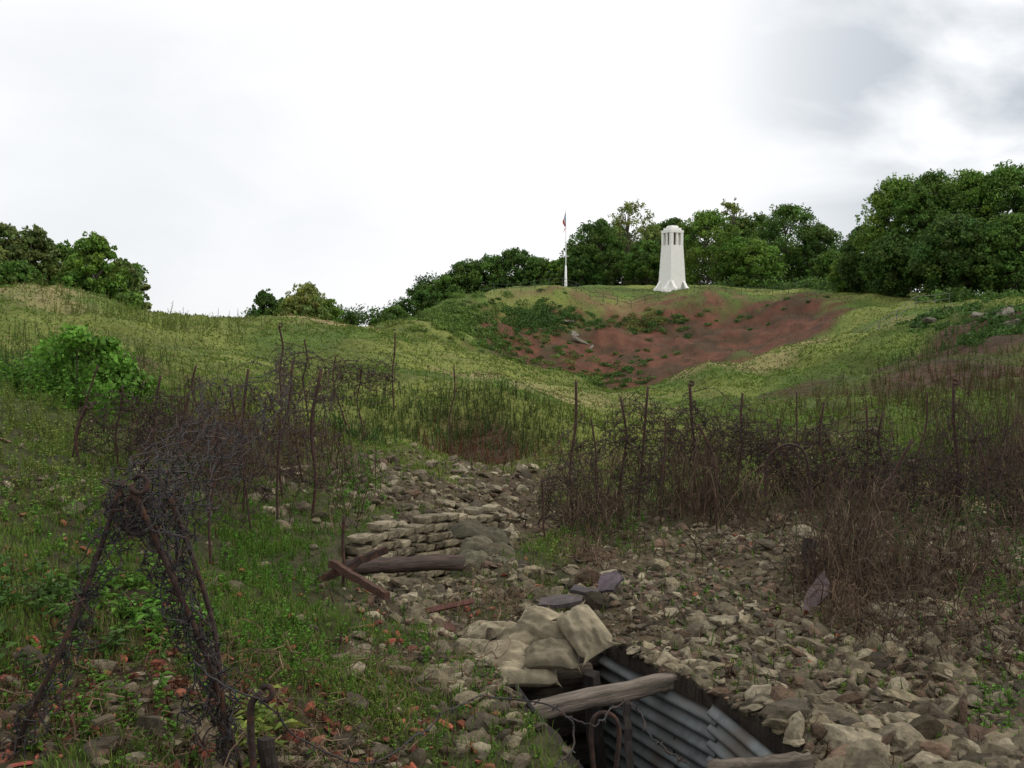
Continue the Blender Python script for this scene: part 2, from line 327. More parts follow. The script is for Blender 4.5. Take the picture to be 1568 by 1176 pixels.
# ------------------------------------------------------------------ leafy plants
def leaves(O,D,ln,wd,col,droop=.25):
    D=D/(np.linalg.norm(D,axis=1,keepdims=True)+1e-9);up=np.array([0,0,1.]);S_=np.cross(D,up);S_/=np.linalg.norm(S_,axis=1,keepdims=True)+1e-9
    S_+=rng.normal(0,.25,S_.shape);ln=ln[:,None];wd=wd[:,None]
    m=O+D*ln*.45
    V=np.stack([O,m+S_*wd*.5+up*wd*.15,O+D*ln-up*ln*droop,m-S_*wd*.5+up*wd*.15],1)
    o=(np.arange(len(O))*4)[:,None]
    return (V.reshape(-1,3),[o+np.array([[0,1,2]]),o+np.array([[0,2,3]])],np.repeat(col,4,0))
def plants(x,y,h,nl,ll,lw,col):
    N=len(x);z=H(x,y);lean=rng.normal(0,.15,(N,2))*h[:,None]
    t=np.linspace(0,1,4)[None,:,None]
    base=np.stack([x,y,z],1)[:,None,:];top=np.stack([lean[:,0],lean[:,1],h],1)[:,None,:]
    P_=base+top*t
    st=tubes(P_,np.linspace(.003,.0012,4)[None]*(1+.1*y[:,None]),3,col*.7)
    tt=np.tile(np.linspace(.12,1,nl),N);I=np.repeat(np.arange(N),nl)
    O=base[I,0]+top[I,0]*tt[:,None];a=rng.uniform(0,6.283,len(I))
    D=np.stack([np.cos(a),np.sin(a),rng.uniform(-.1,.7,len(I))],1)
    sc=(1.15-.65*tt)*rng.uniform(.6,1.2,len(I))
    lf=leaves(O,D,ll[I]*sc,lw[I]*sc,col[I]*rng.uniform(.65,1.3,(len(I),1)))
    return [st,lf]
def cl(n,u0,d0,su,sd):
    d=d0*np.exp(rng.normal(0,sd,n));u=rng.normal(u0,su,n);return d*(u-784)/F,d
def pl(n,u0,d0,su,sd,h,nl,ll,lw,base,var=.25):
    x,y=cl(n,u0,d0,su,sd);k=~intrench(x,y,.05);x=x[k];y=y[k];n=len(x)
    hh=rng.uniform(.5,1.1,n)*h;col=np.array(base)[None]*rng.uniform(1-var,1+var,(n,1))*rng.uniform(.9,1.1,(n,3))
    return plants(x,y,hh,nl,np.full(n,ll),np.full(n,lw),col)
GL=(.10,.22,.026);GD=(.06,.125,.024);GY=(.17,.22,.045);BR=(.13,.075,.042);RD=(.17,.065,.038)
parts=[]
for a in ((240,430,5.0,60,.07,.07,8,.035,.016,GL),(280,400,6.6,55,.1,.10,10,.035,.01,GL),(50,60,4.6,60,.07,.12,8,.09,.04,GD),(70,200,5.0,50,.08,.10,8,.09,.03,GL),(25,380,3.7,20,.03,.14,6,.10,.04,GY),
  (160,100,6.5,120,.12,.10,8,.05,.022,GL),(120,560,4.3,50,.08,.05,8,.03,.013,GY),(120,270,4.7,60,.06,.06,8,.05,.022,GD),(260,60,8.2,120,.14,.16,9,.05,.02,GY),(60,640,5.3,40,.06,.05,8,.03,.015,GL),
  (80,545,10.5,30,.08,.14,8,.07,.035,GL),(60,845,8.5,25,.06,.08,8,.04,.02,GY),(90,930,9.5,40,.08,.12,8,.05,.02,GL),(90,1080,12.,60,.06,.2,8,.06,.03,GL),(50,1540,4.7,25,.05,.10,8,.05,.02,GL),
  (80,1550,6.5,50,.08,.16,8,.05,.02,GL),(60,1250,5.6,50,.1,.06,8,.03,.014,GY),(140,1450,8.6,90,.1,.3,9,.06,.02,GD),(140,250,4.1,160,.08,.05,7,.04,.018,RD),(120,740,4.6,40,.1,.035,7,.02,.011,GL),(80,740,7.,60,.05,.05,7,.03,.015,GY),
  (120,840,5.0,20,.08,.04,7,.022,.012,GL),(60,1050,6.8,60,.1,.06,7,.03,.014,GL),(120,150,3.7,110,.06,.06,7,.045,.02,GL),(150,330,8.5,120,.1,.12,8,.045,.016,GL),(120,50,3.6,90,.05,.06,7,.03,.014,BR),(100,1350,5.2,120,.12,.05,7,.025,.012,GL)):
    parts+=pl(*a)
x,y=scatter(3800,-100,1650,3.2,14);k=~intrench(x,y,.05)&(rng.random(3800)<np.where(x<0,.75,.42));x=x[k];y=y[k];n_=len(x)
tone=rng.random(n_)[:,None];col=np.array(GL)*(1-tone)+np.array(GY)*tone;rd=(rng.random(n_)<.18)[:,None];col=np.where(rd,np.array(BR),col)*rng.uniform(.6,1.1,(n_,1))
parts+=plants(x,y,rng.uniform(.02,.10,n_),7,rng.uniform(.015,.045,n_),rng.uniform(.008,.018,n_),col)
build('low_weeds',parts,M_leaf)
parts=[]
for a in ((140,125,13.2,60,.06,.55,14,.10,.04,GL),(160,70,15,60,.07,.5,12,.1,.05,GD),(220,300,17,90,.1,.3,10,.06,.025,GY),(300,100,22,120,.1,.5,12,.08,.035,(.11,.15,.035)),(260,200,36,120,.06,.6,10,.12,.05,GY),(200,40,10.5,80,.08,.3,10,.06,.025,GY),
  (120,545,15.5,30,.05,.35,10,.07,.035,GD),(420,640,18.5,90,.05,.28,10,.06,.025,(.08,.13,.03)),(360,770,19,70,.05,.32,10,.06,.025,(.08,.11,.03)),(220,740,17,60,.05,.3,8,.05,.02,RD),(240,860,20,60,.05,.22,9,.06,.025,GY),
  (300,1460,13,110,.1,.5,12,.06,.025,(.10,.14,.03)),(300,1500,18,120,.12,.5,12,.08,.03,(.11,.12,.035)),(240,1330,20,120,.1,.3,10,.07,.025,(.12,.10,.04)),(260,1500,28,120,.12,.4,10,.10,.04,(.10,.12,.035)),(200,1150,20,80,.08,.25,10,.07,.025,GY),(260,1480,23,120,.1,.4,10,.08,.03,(.11,.065,.035)),
  (150,330,13,60,.07,.40,10,.045,.018,BR),(140,440,12,50,.07,.4,10,.045,.018,BR),(120,1200,15,100,.06,.3,10,.05,.02,BR),(260,1500,38,80,.04,.5,10,.14,.06,GD),(200,900,17,140,.12,.2,9,.05,.02,(.12,.12,.04))):
    parts+=pl(*a)
build('tall_weeds',parts,M_leaf)
def leafcloud(cx,cy,cz_,r,n,ls,col,flat=.8):
    v=rng.normal(size=(n,3));v/=np.linalg.norm(v,axis=1,keepdims=True);rad=rng.uniform(.2,1.,(n,1))**.5*rng.uniform(.75,1.25,(n,1))
    O=v*rad*r*np.array([1,1,flat])+np.array([cx,cy,cz_])
    nrm=v+rng.normal(0,.7,(n,3));nrm/=np.linalg.norm(nrm,axis=1,keepdims=True)
    a=np.cross(nrm,rng.normal(size=(n,3)));a/=np.linalg.norm(a,axis=1,keepdims=True);b=np.cross(nrm,a)
    s=ls*rng.uniform(.6,1.3,(n,1))
    V=np.stack([O-a*s,O+b*s*.6,O+a*s,O-b*s*.6],1)
    return V.reshape(-1,3),np.arange(n*4).reshape(-1,4),np.repeat(np.asarray(col)[None]*rng.uniform(.7,1.3,(n,1)),4,0)
parts=[]
for (u,h,r) in ((60,.35,.30),(85,.65,.28),(110,.45,.34),(130,.75,.30),(155,.5,.32),(180,.62,.25),(200,.35,.28),(95,.25,.35),(150,.2,.36),(115,.85,.2),(70,.15,.3),(185,.2,.3),(40,.2,.25),(165,.82,.17)):
    d_=13.2+rng.normal(0,.25);x=d_*(u-784)/F;parts.append(leafcloud(x,d_,Hs(x,d_)+h,r,330,.042,np.array(GL)*rng.uniform(.65,1.2),.8))
    parts.append(tubes(np.array([[x,d_,Hs(x,d_)-.05],[x+rng.normal(0,.05),d_,Hs(x,d_)+h]]),.012,4,(.06,.06,.03)))
build('elder_bush',parts,M_leaf)
parts=[]
for (u0,d0,su,sd_,n_,r,col) in ((820,112,32,.02,110,.6,GD),(920,114,60,.015,60,.45,GD),(975,115,22,.012,40,.5,(.13,.14,.035)),(690,100,38,.05,170,.5,(.10,.17,.028)),(740,105,35,.05,150,.45,(.09,.155,.028)),(870,92,45,.05,130,.5,(.11,.17,.03)),(940,96,40,.04,50,.4,GD),(1050,115,30,.012,10,.35,GD),(640,88,30,.06,60,.4,GY),(1150,112,60,.02,14,.3,GD),(1540,39,40,.04,60,.28,GD),(1440,45,45,.03,50,.22,GD),(470,60,30,.02,8,.3,GY),(850,100,70,.06,60,.3,GD)):
    x,y=cl(n_,u0,d0,su,sd_);z=H(x,y)
    for a,b,c_ in zip(x,y,z):
        rr_=r*rng.uniform(.4,1.5);parts.append(leafcloud(a,b,c_+rr_*.1,rr_*1.3,int(90*rr_/.5)+20,.07+.0004*b,np.array(col)*rng.uniform(.6,1.25),.5))
build('crater_shrubs',parts,M_leaf)
V0,F0=rockshape(3,77);q=[]
for (u,v_,d,s) in ((868,0,113,.7),(890,0,108,.7),(877,0,110,.5),(905,0,107,.4),(1515,0,41,.35),(1535,0,40,.4),(1545,0,39,.3),(1420,0,44,.3),(1500,0,42,.25)):
    x=d*(u-784)/F;q.append((x,d,Hs(x,d),s))
q=np.array(q);build('rock_outcrop',[inst(V0,F0,q[:,:3],q[:,3:4]*rng.uniform(.7,1.3,(len(q),3)),np.tile([[.20,.18,.14]],(len(q),1)),rotz(rng.uniform(0,6,len(q)),.3))],M_rock)
print('plants',time.time()-T0)
# ------------------------------------------------------------------ trees
def tree(name,u,vt,wpx,d,col,seed,low=.12,dens=1.,leafs=.2,sparse=0):
    global rng
    keep=rng;rng=np.random.default_rng(seed)
    x=d*(u-784)/F;zb=Hs(x,d)-.2;top=W(u,vt,d)[2];h=max(top-zb,2.);w=wpx*d/F
    base=np.array([x,d,zb]);parts=[]
    k=7;t=np.linspace(0,1,k);P_=base+np.stack([np.cumsum(rng.normal(0,.02*h,k))*t,np.cumsum(rng.normal(0,.02*h,k))*t,t*h*.86],1)
    birch=name=='birch_tree'
    parts.append(tubes(P_,np.linspace(.018*h,.004*h,k),7,(.35,.33,.28) if birch else (.10,.085,.06))+(0,))
    nclu=int(125*dens);limb=[]
    for i in range(nclu):
        f=low+(1-low)*rng.random()**.75; prof=(math.sin(math.pi*min(max((f-low)/(1-low)*.86+.12,0),1))**.6)
        a=rng.uniform(0,6.283);lob=1+.14*math.sin(3*a+seed)+.10*math.sin(9*f+seed*2+a)
        R_=w/2*prof*lob*(rng.uniform(.15,1.0)**.5)*.95
        cx,cy,cz_=x+R_*math.cos(a),d+R_*math.sin(a),zb+h*(f*.95)
        cr=(.06+.055*rng.random())*min(w,h)*(1.15 if not sparse else .8)
        g=rng.uniform(.6,1.3)*(.75+.4*f)  # random tone, plus crown shade put into the leaf colour: darker low down
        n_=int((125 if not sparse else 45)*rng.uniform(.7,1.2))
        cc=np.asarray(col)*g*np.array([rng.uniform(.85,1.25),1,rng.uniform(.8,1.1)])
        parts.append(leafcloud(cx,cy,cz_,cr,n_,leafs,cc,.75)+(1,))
        if i%3==0:
            hz=max(.15,f*.93-.22);p0=np.array([np.interp(hz/.86,t,P_[:,0]),np.interp(hz/.86,t,P_[:,1]),zb+h*hz]);p1=np.array([cx,cy,cz_])
            mid=(p0+p1)/2+np.array([0,0,-.03*h]);limb.append([p0,mid,p1])
    parts.append(tubes(np.array(limb),np.array([.006*h,.004*h,.001*h])[None].repeat(len(limb),0),4,(.09,.08,.055))+(0,))
    m=int(90*dens);a=rng.uniform(0,6.283,m);f=rng.uniform(.35,1,m);
    prof=np.sin(np.pi*np.clip((f-low)/(1-low)*.86+.12,0,1))**.6;R_=w/2*prof*rng.uniform(.85,1.12,m)
    for i in range(m): parts.append(leafcloud(x+R_[i]*math.cos(a[i]),d+R_[i]*math.sin(a[i]),zb+h*f[i]*rng.uniform(.96,1.02),.04*min(w,h),16,leafs*.9,np.asarray(col)*rng.uniform(.8,1.5),1.)+(1,))
    build(name,parts,None,mats=[M_bark,M_leaf]);rng=keep
O1=(.08,.155,.028);O2=(.12,.215,.034);O3=(.065,.125,.025);O4=(.17,.215,.055);BI=(.12,.17,.048)
sd=1000
for t_ in [('birch_tree',5,338,100,72,BI),('birch_tree',55,345,85,74,BI),('birch_tree',-60,330,120,74,BI),('birch_tree',98,372,80,76,O1),('birch_tree',148,358,100,70,O2),('birch_tree',190,396,70,72,BI),('birch_tree',30,400,90,68,O1),('birch_tree',120,410,90,70,O1),
  ('oak_tree',408,443,50,146,O3),('oak_tree',468,434,90,146,O4),('oak_tree',440,456,60,150,O1),('oak_tree',500,456,70,150,O2),('oak_tree',452,452,70,144,O4),('oak_tree',538,476,26,150,O3),('oak_tree',578,487,36,160,O2),
  ('oak_tree',605,470,60,165,O1),('oak_tree',648,436,75,170,O3),('oak_tree',688,420,75,170,O1),('oak_tree',716,396,75,172,O3),('oak_tree',752,390,80,172,O1),('oak_tree',790,379,80,172,O3),('oak_tree',825,395,80,170,O1),('oak_tree',858,398,60,168,O2),
  ('oak_tree',912,335,95,160,O1),('ash_tree',965,308,100,165,O4),('oak_tree',940,345,90,172,O3),('oak_tree',1000,342,80,172,O1),('oak_tree',1028,333,70,170,O3),('oak_tree',1082,323,115,150,O2),('ash_tree',1115,305,70,168,O4),('oak_tree',1130,330,80,170,O1),('oak_tree',1150,366,95,146,O2),('oak_tree',1205,311,115,158,O1),('oak_tree',1248,343,90,156,O3),('oak_tree',1272,385,70,150,O1),('oak_tree',990,370,80,155,O1),('oak_tree',890,375,60,158,O3),('oak_tree',1160,325,80,168,O1),('oak_tree',1050,345,80,172,O3),
  ('beech_tree',1325,345,90,118,O3),('beech_tree',1372,270,120,112,O2),('beech_tree',1425,262,120,108,O1),('beech_tree',1478,260,115,108,O2),('beech_tree',1535,250,125,106,O1),('beech_tree',1600,262,120,104,O1),('beech_tree',1455,330,120,100,O3),('beech_tree',1545,330,130,98,O1),('beech_tree',1365,360,90,106,O3),('beech_tree',1670,270,120,104,O1),('beech_tree',1300,388,60,122,O2)]:
    nm,u,vt,w_,d,col=t_;sd+=1
    big=d<125 and u>1200
    tree(nm,u,vt,w_,d,col,sd,low=.06,dens=1.6 if big else (.5 if w_<45 else .95),leafs=.13 if d<80 else (.16 if d<125 else .19),sparse=nm=='ash_tree')
parts=[]
for (u0,u1,d,vt,vb,n_,col) in ((590,700,176,470,500,60,O3),(640,880,178,425,455,150,O3),(870,1300,174,380,440,320,O3),(1290,1720,122,400,455,200,O3),(-140,215,82,410,450,90,O1),(0,215,60,458,480,24,O2),(1100,1300,142,434,446,40,O1),(380,600,160,478,500,70,O3),(1400,1600,92,452,462,24,O1)):
    for i in range(n_):
        u=rng.uniform(u0,u1);dd=d*rng.uniform(.97,1.04);v=rng.uniform(vt,vb);p=W(u,v,dd);r_=rng.uniform(.6,1.3)*d/100
        parts.append(leafcloud(p[0],p[1],p[2],r_,120,.12+.0005*d,np.array(col)*rng.uniform(.5,1.2),.9))
build('woodland_undergrowth',parts,M_leaf)
print('trees',time.time()-T0)
# ------------------------------------------------------------------ monument
def box(x0,x1,y0,y1,z0,z1,t=1.):
    cx,cy=(x0+x1)/2,(y0+y1)/2;V=[]
    for z,s in((z0,1),(z1,t)):
        for a,b in((x0,y0),(x1,y0),(x1,y1),(x0,y1)): V.append((cx+(a-cx)*s,cy+(b-cy)*s,z))
    return np.array(V),np.array([[3,2,1,0],[4,5,6,7],[0,1,5,4],[1,2,6,5],[2,3,7,6],[3,0,4,7]])
mx,md=130*(1028-784)/F,130.
mon=empty('memorial_tower');mon.location=(mx,md,W(1028,450,130)[2]-.05);mon.rotation_euler=(0,0,math.radians(30))
WH=(.78,.77,.73)
def mp(name,bs,m=M_white,col=WH):
    o=build(name,[b+(np.array(col),) for b in bs],m);o.parent=mon;return o
mp('plinth',[box(-2.0,2.0,-2.0,2.0,-1.2,.3),box(-1.75,1.75,-1.75,1.75,.3,.6)])
mp('shaft',[box(-1.28,1.28,-1.28,1.28,.6,6.3,.78)])
bt=[]
for a in range(4):
    ca_,sa=math.cos(a*math.pi/2),math.sin(a*math.pi/2)
    for off in (-.95,.95):
        V=np.array([(off-.22,-2.15,.3),(off+.22,-2.15,.3),(off+.22,-1.1,.3),(off-.22,-1.1,.3),(off-.2,-2.1,.7),(off+.2,-2.1,.7),(off+.2,-1.1,1.9),(off-.2,-1.1,1.9),(off-.2,-1.75,.95),(off+.2,-1.75,.95)])
        V=np.stack([V[:,0]*ca_-V[:,1]*sa,V[:,0]*sa+V[:,1]*ca_,V[:,2]],1)
        bt.append((V,[np.array([[0,1,5,4],[4,5,9,8],[8,9,6,7],[2,3,7,6]]),np.array([[0,4,8,7,3]]),np.array([[1,2,6,9,5]])]))
mp('buttresses',bt)
lb=[];hw=1.0
for sx in(-1,1):
    for sy in(-1,1):
        x0,x1=(hw-.40,hw) if sx>0 else (-hw,-hw+.40);y0,y1=(hw-.40,hw) if sy>0 else (-hw,-hw+.40)
        lb.append(box(x0,x1,y0,y1,6.3,7.9))
for s_ in(-1,1):
    lb.append(box(-.12,.12,s_*.88-.1,s_*.88+.1,6.3,7.9));lb.append(box(s_*.88-.1,s_*.88+.1,-.12,.12,6.3,7.9))
mp('lantern_piers',lb)
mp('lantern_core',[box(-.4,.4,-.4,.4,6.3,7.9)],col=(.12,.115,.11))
mp('cap',[box(-1.04,1.04,-1.04,1.04,7.9,8.25),box(-.82,.82,-.82,.82,8.25,8.55),box(-.6,.6,-.6,.6,8.55,8.85,.8)])
mp('soldier_relief',[box(-.3,.3,-2.5,-2.02,-.1,.35),box(-.2,.2,-2.4,-2.05,.35,1.1,.7),box(-.12,.12,-2.33,-2.1,1.1,1.4,.8)],col=(.3,.3,.28))
mp('doorway',[box(-2.03,-1.99,-.4,.4,-.3,.28)],col=(.1,.1,.1))
fp=empty('flagpole');fx=130*(866-784)/F;fz=W(866,441,130)[2];fp.location=(fx,130,fz)
def fpart(name,prs,m): o=build(name,prs,m,True);o.parent=fp;return o
zt=W(866,318,130)[2]-fz
fpart('pole',[tubes(np.array([[0,0,-.5],[0,0,3.],[0,0,zt]]),np.array([.10,.075,.04]),10,(.7,.7,.69),True)],M_white)
fpart('pedestal',[tubes(np.array([[0,0,-.6],[0,0,.35],[0,0,2.9]]),np.array([.26,.18,.11]),8,(.8,.8,.78),True)],M_white)
yy=np.linspace(0,1,10);fl=[]
for k,(cc,x0,x1) in enumerate((((.03,.05,.25),0,.16),((.75,.75,.75),.16,.3),((.55,.03,.03),.3,.44))):
    V=[];
    for q in yy:
        for xx in (x0,x1): V.append((-.05-xx*(.5+.4*math.sin(q*7)),.16*math.sin(xx*18+q*5),zt-.45-q*1.9-xx*2.2))
    V=np.array(V);fl.append((V,np.array([[2*i,2*i+1,2*i+3,2*i+2] for i in range(9)]),np.array(cc)))
fpart('flag',fl,M_paint)
def railing(name,pts,h,r,col):
    Pp=[];
    for (u,d) in pts:
        x=d*(u-784)/F;Pp.append((x,d,Hs(x,d)))
    Pp=np.array(Pp);prs=[]
    for p in Pp: prs.append(tubes(np.array([p-[0,0,.2],p+[0,0,h]]),r,5,col))
    for f in(1,.55): prs.append(tubes(Pp+np.array([0,0,h*f]),r*.7,4,col))
    build(name,prs,M_rust)
railing('metal_railing',[(u,121+.5*math.sin(u)) for u in range(735,1010,21)],1.0,.035,(.06,.08,.06))
railing('metal_railing',[(u,122) for u in range(1062,1330,24)],1.0,.03,(.06,.08,.06))
railing('metal_railing',[(1320,66),(1345,70),(1372,75),(1400,80),(1430,86),(1452,90)],1.,.03,(.12,.14,.12))
# ------------------------------------------------------------------ trench furniture
def beam(name,p0,p1,r,col,m=M_wood,sq=False,seed=0,sides=12,ry=1.):
    p0=np.array(p0,float);p1=np.array(p1,float);Lg=np.linalg.norm(p1-p0);r0=np.random.default_rng(seed)
    if sq: an=np.array([45,135,225,315])*math.pi/180; 
    else: an=np.arange(sides)*2*math.pi/sides
    k=14;V=[]
    lump=1+ (0 if sq else r0.normal(0,.08,len(an)))
    for i in range(k):
        t=i/(k-1);w=1+r0.normal(0,.02)
        off=r0.normal(0,.004,2)
        for j,a in enumerate(an): V.append((t*Lg+r0.normal(0,.004)*(i in(0,k-1))*3,math.cos(a)*r*w*(lump[j] if not sq else 1)+off[0],math.sin(a)*r*ry*w*(lump[j] if not sq else 1)+off[1]))
    s=len(an);f=[[i*s+j,i*s+(j+1)%s,(i+1)*s+(j+1)%s,(i+1)*s+j] for i in range(k-1) for j in range(s)]
    fs=[np.array(f),np.array([list(range(s))[::-1]]),np.array([[(k-1)*s+q for q in range(s)]])]
    o=build(name,[(np.array(V),fs,np.array(col))],m,False if sq else True)
    dv=Vector(p1-p0);o.matrix_world=Matrix.Translation(Vector(p0))@dv.to_track_quat('X','Z').to_matrix().to_4x4();return o
beam('timber_beam',W(772,1098,4.75),W(1045,1040,5.15),.050,(.19,.155,.125),seed=1)
beam('timber_beam',W(745,1048,5.6),W(905,1030,5.65),.06,(.08,.06,.045),seed=2)
beam('timber_beam',W(1085,1180,4.0),W(1245,1168,3.95),.04,(.16,.13,.10),seed=3)
beam('log',W(530,868,6.95),W(706,861,7.2),.055,(.085,.06,.05),seed=4)
beam('rusty_girder',W(484,890,6.3),W(592,840,6.6),.026,(.035,.022,.018),M_rust,True,5,ry=1.3)
beam('rusty_girder',W(503,860,6.4),W(595,915,6.1),.026,(.08,.045,.035),M_rust,True,6,ry=1.3)
beam('timber_post',W(1045,1180,4.95)+[0,0,-.35],W(1040,1040,5.1),.05,(.05,.04,.03),M_wood,True,7)
beam('timber_post',W(925,1300,5.45),W(905,1030,5.5),.05,(.04,.035,.03),M_wood,True,8)
beam('timber_post',W(965,1320,4.2),W(962,1078,4.3),.022,(.04,.035,.03),M_wood,True,9)
beam('timber_post',W(425,1300,3.3),W(408,1130,3.35),.032,(.04,.03,.025),M_wood,True,10)
beam('timber_post',W(1240,900,6.9),W(1238,828,7.0),.06,(.035,.028,.024),M_wood,True,11)
a=np.array(TA[0]);b=np.array(TA[1]);tv=(b-a)/np.linalg.norm(b-a);nv=np.array([tv[1],-tv[0]])
LT=np.linalg.norm(b-a)
def sheet(name,s0,s1,side,z0,z1,col,lean=0):
    ns=24;nh=170;S_=np.linspace(s0,s1,ns);Hh=np.linspace(0,1,nh)
    V=[]
    zt=np.array([Hs(*(a+tv*s+nv*side*.5)) for s in S_]);zt=np.linspace(zt[0],zt[-1],ns)+z1
    for q in Hh:
        zz=(zt)*(q)+(zt-(z1-z0))*(1-q)
        w=.385+lean*q+.014*np.sin((1-q)*(z1-z0)/.076*2*math.pi)+.015*np.sin(S_*3+2)*q
        P2=a[None]+tv[None]*S_[:,None]+nv[None]*side*w[:,None]
        V.append(np.stack([P2[:,0],P2[:,1],zz],1))
    V=np.concatenate(V);i=np.arange(nh-1)[:,None]*ns;j=np.arange(ns-1)[None]
    f=np.stack([i+j,i+j+1,i+ns+j+1,i+ns+j],-1).reshape(-1,4)
    build(name,[(V,f,np.array(col))],M_zinc,True)
sheet('corrugated_iron_sheet',.6,2.05,1,-1.5,-.02,(.17,.185,.18))
sheet('corrugated_iron_sheet',2.0,LT-.02,1,-1.5,-.05,(.14,.155,.155),.015)
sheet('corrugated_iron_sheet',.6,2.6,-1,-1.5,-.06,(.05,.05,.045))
for i in range(6):
    p=a+tv*(LT-.05);z0=Hs(*(b+tv*.25))-.12-i*.2
    beam('revetment_plank',[*(p-nv*.42),z0],[*(p+nv*.42),z0-.01],.085,np.array([.05,.04,.03])*(1+.2*(i%2)),M_wood,True,30+i,ry=1)
def sandbag(pos,rz,tilt,roll,L_=.25,W_=.16,Hh=.085,col=(.34,.29,.195),seed=0):
    r0=np.random.default_rng(seed);n_=34;s=np.linspace(-1,1,n_);U_,V_=np.meshgrid(s,s,indexing='ij')
    th_=np.clip((1-np.abs(U_)**3)*(1-np.abs(V_)**2.4),0,1)**.6
    ex=L_*U_*(1+.12*np.abs(V_)**3);ey=W_*V_*(1-.25*np.exp(-((np.abs(U_)-.84)/.1)**2)+.2*np.abs(U_)**6)
    wr=(fbm(U_*3+seed*7,V_*3,seed,4)-.5)*.055+(.008*np.sin(V_*16+U_*2+seed)*np.abs(U_)**2)+.006*np.sin(V_*9+U_*4+seed*2)
    bend=-.04*(U_**2)*r0.uniform(.1,1.2)
    top=np.stack([ex,ey,Hh*th_+wr*th_+bend],-1);bot=np.stack([ex,ey,-Hh*.9*th_+wr*th_*.3+bend-.001],-1)
    V=np.concatenate([top.reshape(-1,3),bot.reshape(-1,3)])
    i=np.arange(n_-1)[:,None]*n_;j=np.arange(n_-1)[None];f=np.stack([i+j,i+n_+j,i+n_+j+1,i+j+1],-1).reshape(-1,4);m_=n_*n_
    Rm=np.array(Euler((roll,tilt,rz)).to_matrix())
    cc=np.array(col)*r0.uniform(.65,1.1)
    return (V@Rm.T+np.array(pos),[f,f[:,::-1]+m_],cc)
bags=[((668,985,5.75),.25,.05,.25),((720,1000,5.6),.1,.1,.3),((752,972,5.8),-.15,-.1,.35),((778,1004,5.5),.2,.1,.3),((806,975,5.65),.2,-.15,.4),((842,960,5.65),-.35,.3,.55),((845,1002,5.4),-.1,.0,.35),((893,962,5.45),-1.05,.45,.5),((800,1030,5.4),.05,.0,.3),((735,1030,5.5),0,.05,.25)]
prs=[sandbag(W(*p),rz,ti,ro,L_=.15+.02*(i%3),W_=.095+.012*(i%2),Hh=.07,seed=50+i) for i,(p,rz,ti,ro) in enumerate(bags)]
build('sandbags',prs,M_bag,True)
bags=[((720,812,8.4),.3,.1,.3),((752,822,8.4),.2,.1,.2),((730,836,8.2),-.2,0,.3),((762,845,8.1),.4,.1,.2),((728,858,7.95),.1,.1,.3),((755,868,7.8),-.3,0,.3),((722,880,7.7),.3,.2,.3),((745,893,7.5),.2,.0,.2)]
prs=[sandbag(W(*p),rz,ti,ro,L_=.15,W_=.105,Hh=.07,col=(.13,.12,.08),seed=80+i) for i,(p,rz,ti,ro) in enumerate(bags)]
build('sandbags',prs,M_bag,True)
r0=np.random.default_rng(5);V0,F0=rockshape(3,400);V0=np.sign(V0)*np.abs(V0)**.38;V0/=np.abs(V0).max(0)
off_=np.array([-.36,.14]);wp=np.array([np.array(TB[0])+off_+[0,-.15],np.array(TB[1])+off_,np.array(TB[2])+off_])
d01=np.linalg.norm(wp[1]-wp[0]);d12=np.linalg.norm(wp[2]-wp[1])
pos=[];scl=[];ang=[]
for row in range(9):
    s=r0.uniform(0,.1)
    while s<d01+d12+.3:
        l=r0.uniform(.11,.22)
        q=s+l/2
        if q<d01: p=wp[0]+(wp[1]-wp[0])*q/d01;dr=wp[1]-wp[0]
        else: p=wp[1]+(wp[2]-wp[1])*(q-d01)/d12;dr=wp[2]-wp[1]
        zt=Hs(p[0]-.25,p[1]+.08)
        if not(row==0 and r0.random()<.3): pos.append((p[0]+r0.normal(0,.014),p[1],zt+.07-row*.082));scl.append((l/2*.95,.09,.037+r0.uniform(-.006,.003)));ang.append(math.atan2(dr[1],dr[0])+r0.normal(0,.06))
        s+=l+.006
col=np.array([[.28,.235,.155],[.33,.28,.19],[.20,.165,.11]])[r0.integers(0,3,len(pos))]*r0.uniform(.6,1.15,(len(pos),1))
keep_=rng;rng=r0
build('dry_stone_wall',[inst(V0,F0,np.array(pos),np.array(scl),col,rotz(np.array(ang),.03))],M_rock);rng=keep_
def slab(name,cx,outline,th_,rx,ry_,rz,col,m=M_slate,sc=.75):
    o_=[];L0=np.array(outline)*sc;r0=np.random.default_rng(int(abs(cx[0])*1000))
    for i in range(len(L0)):
        for f in (0,.33,.66): o_.append(L0[i]*(1-f)+L0[(i+1)%len(L0)]*f+r0.normal(0,.006,2))
    o_=np.array(o_);n_=len(o_);V=np.concatenate([np.c_[o_,np.full(n_,th_/2)],np.c_[o_,np.full(n_,-th_/2)]])
    f4=np.array([[i,(i+1)%n_,n_+(i+1)%n_,n_+i] for i in range(n_)])[:, ::-1]
    o=build(name,[(V,[f4,np.array([list(range(n_))]),np.array([list(range(n_,2*n_))[::-1]])],np.array(col))],m)
    o.location=cx;o.rotation_euler=(rx,ry_,rz);return o
slab('slate_slab',W(858,920,6.4),[(-.2,-.08),(-.05,-.12),(.17,-.07),(.2,.03),(.02,.1),(-.17,.06)],.025,.15,-.05,.1,(.085,.07,.07))
slab('slate_slab',W(932,892,6.65),[(-.16,-.06),(.0,-.1),(.14,-.02),(.12,.09),(-.05,.1)],.025,.5,-.3,.3,(.095,.075,.085))
slab('slate_slab',W(895,905,6.55),[(-.13,-.06),(.1,-.07),(.13,.04),(-.1,.07)],.025,.15,.1,-.2,(.07,.06,.06))
slab('slate_slab',W(1248,914,6.25),[(-.2,-.1),(.12,-.02),(.2,.13),(-.02,.06)],.025,.6,-.45,.3,(.11,.08,.08),sc=.9)
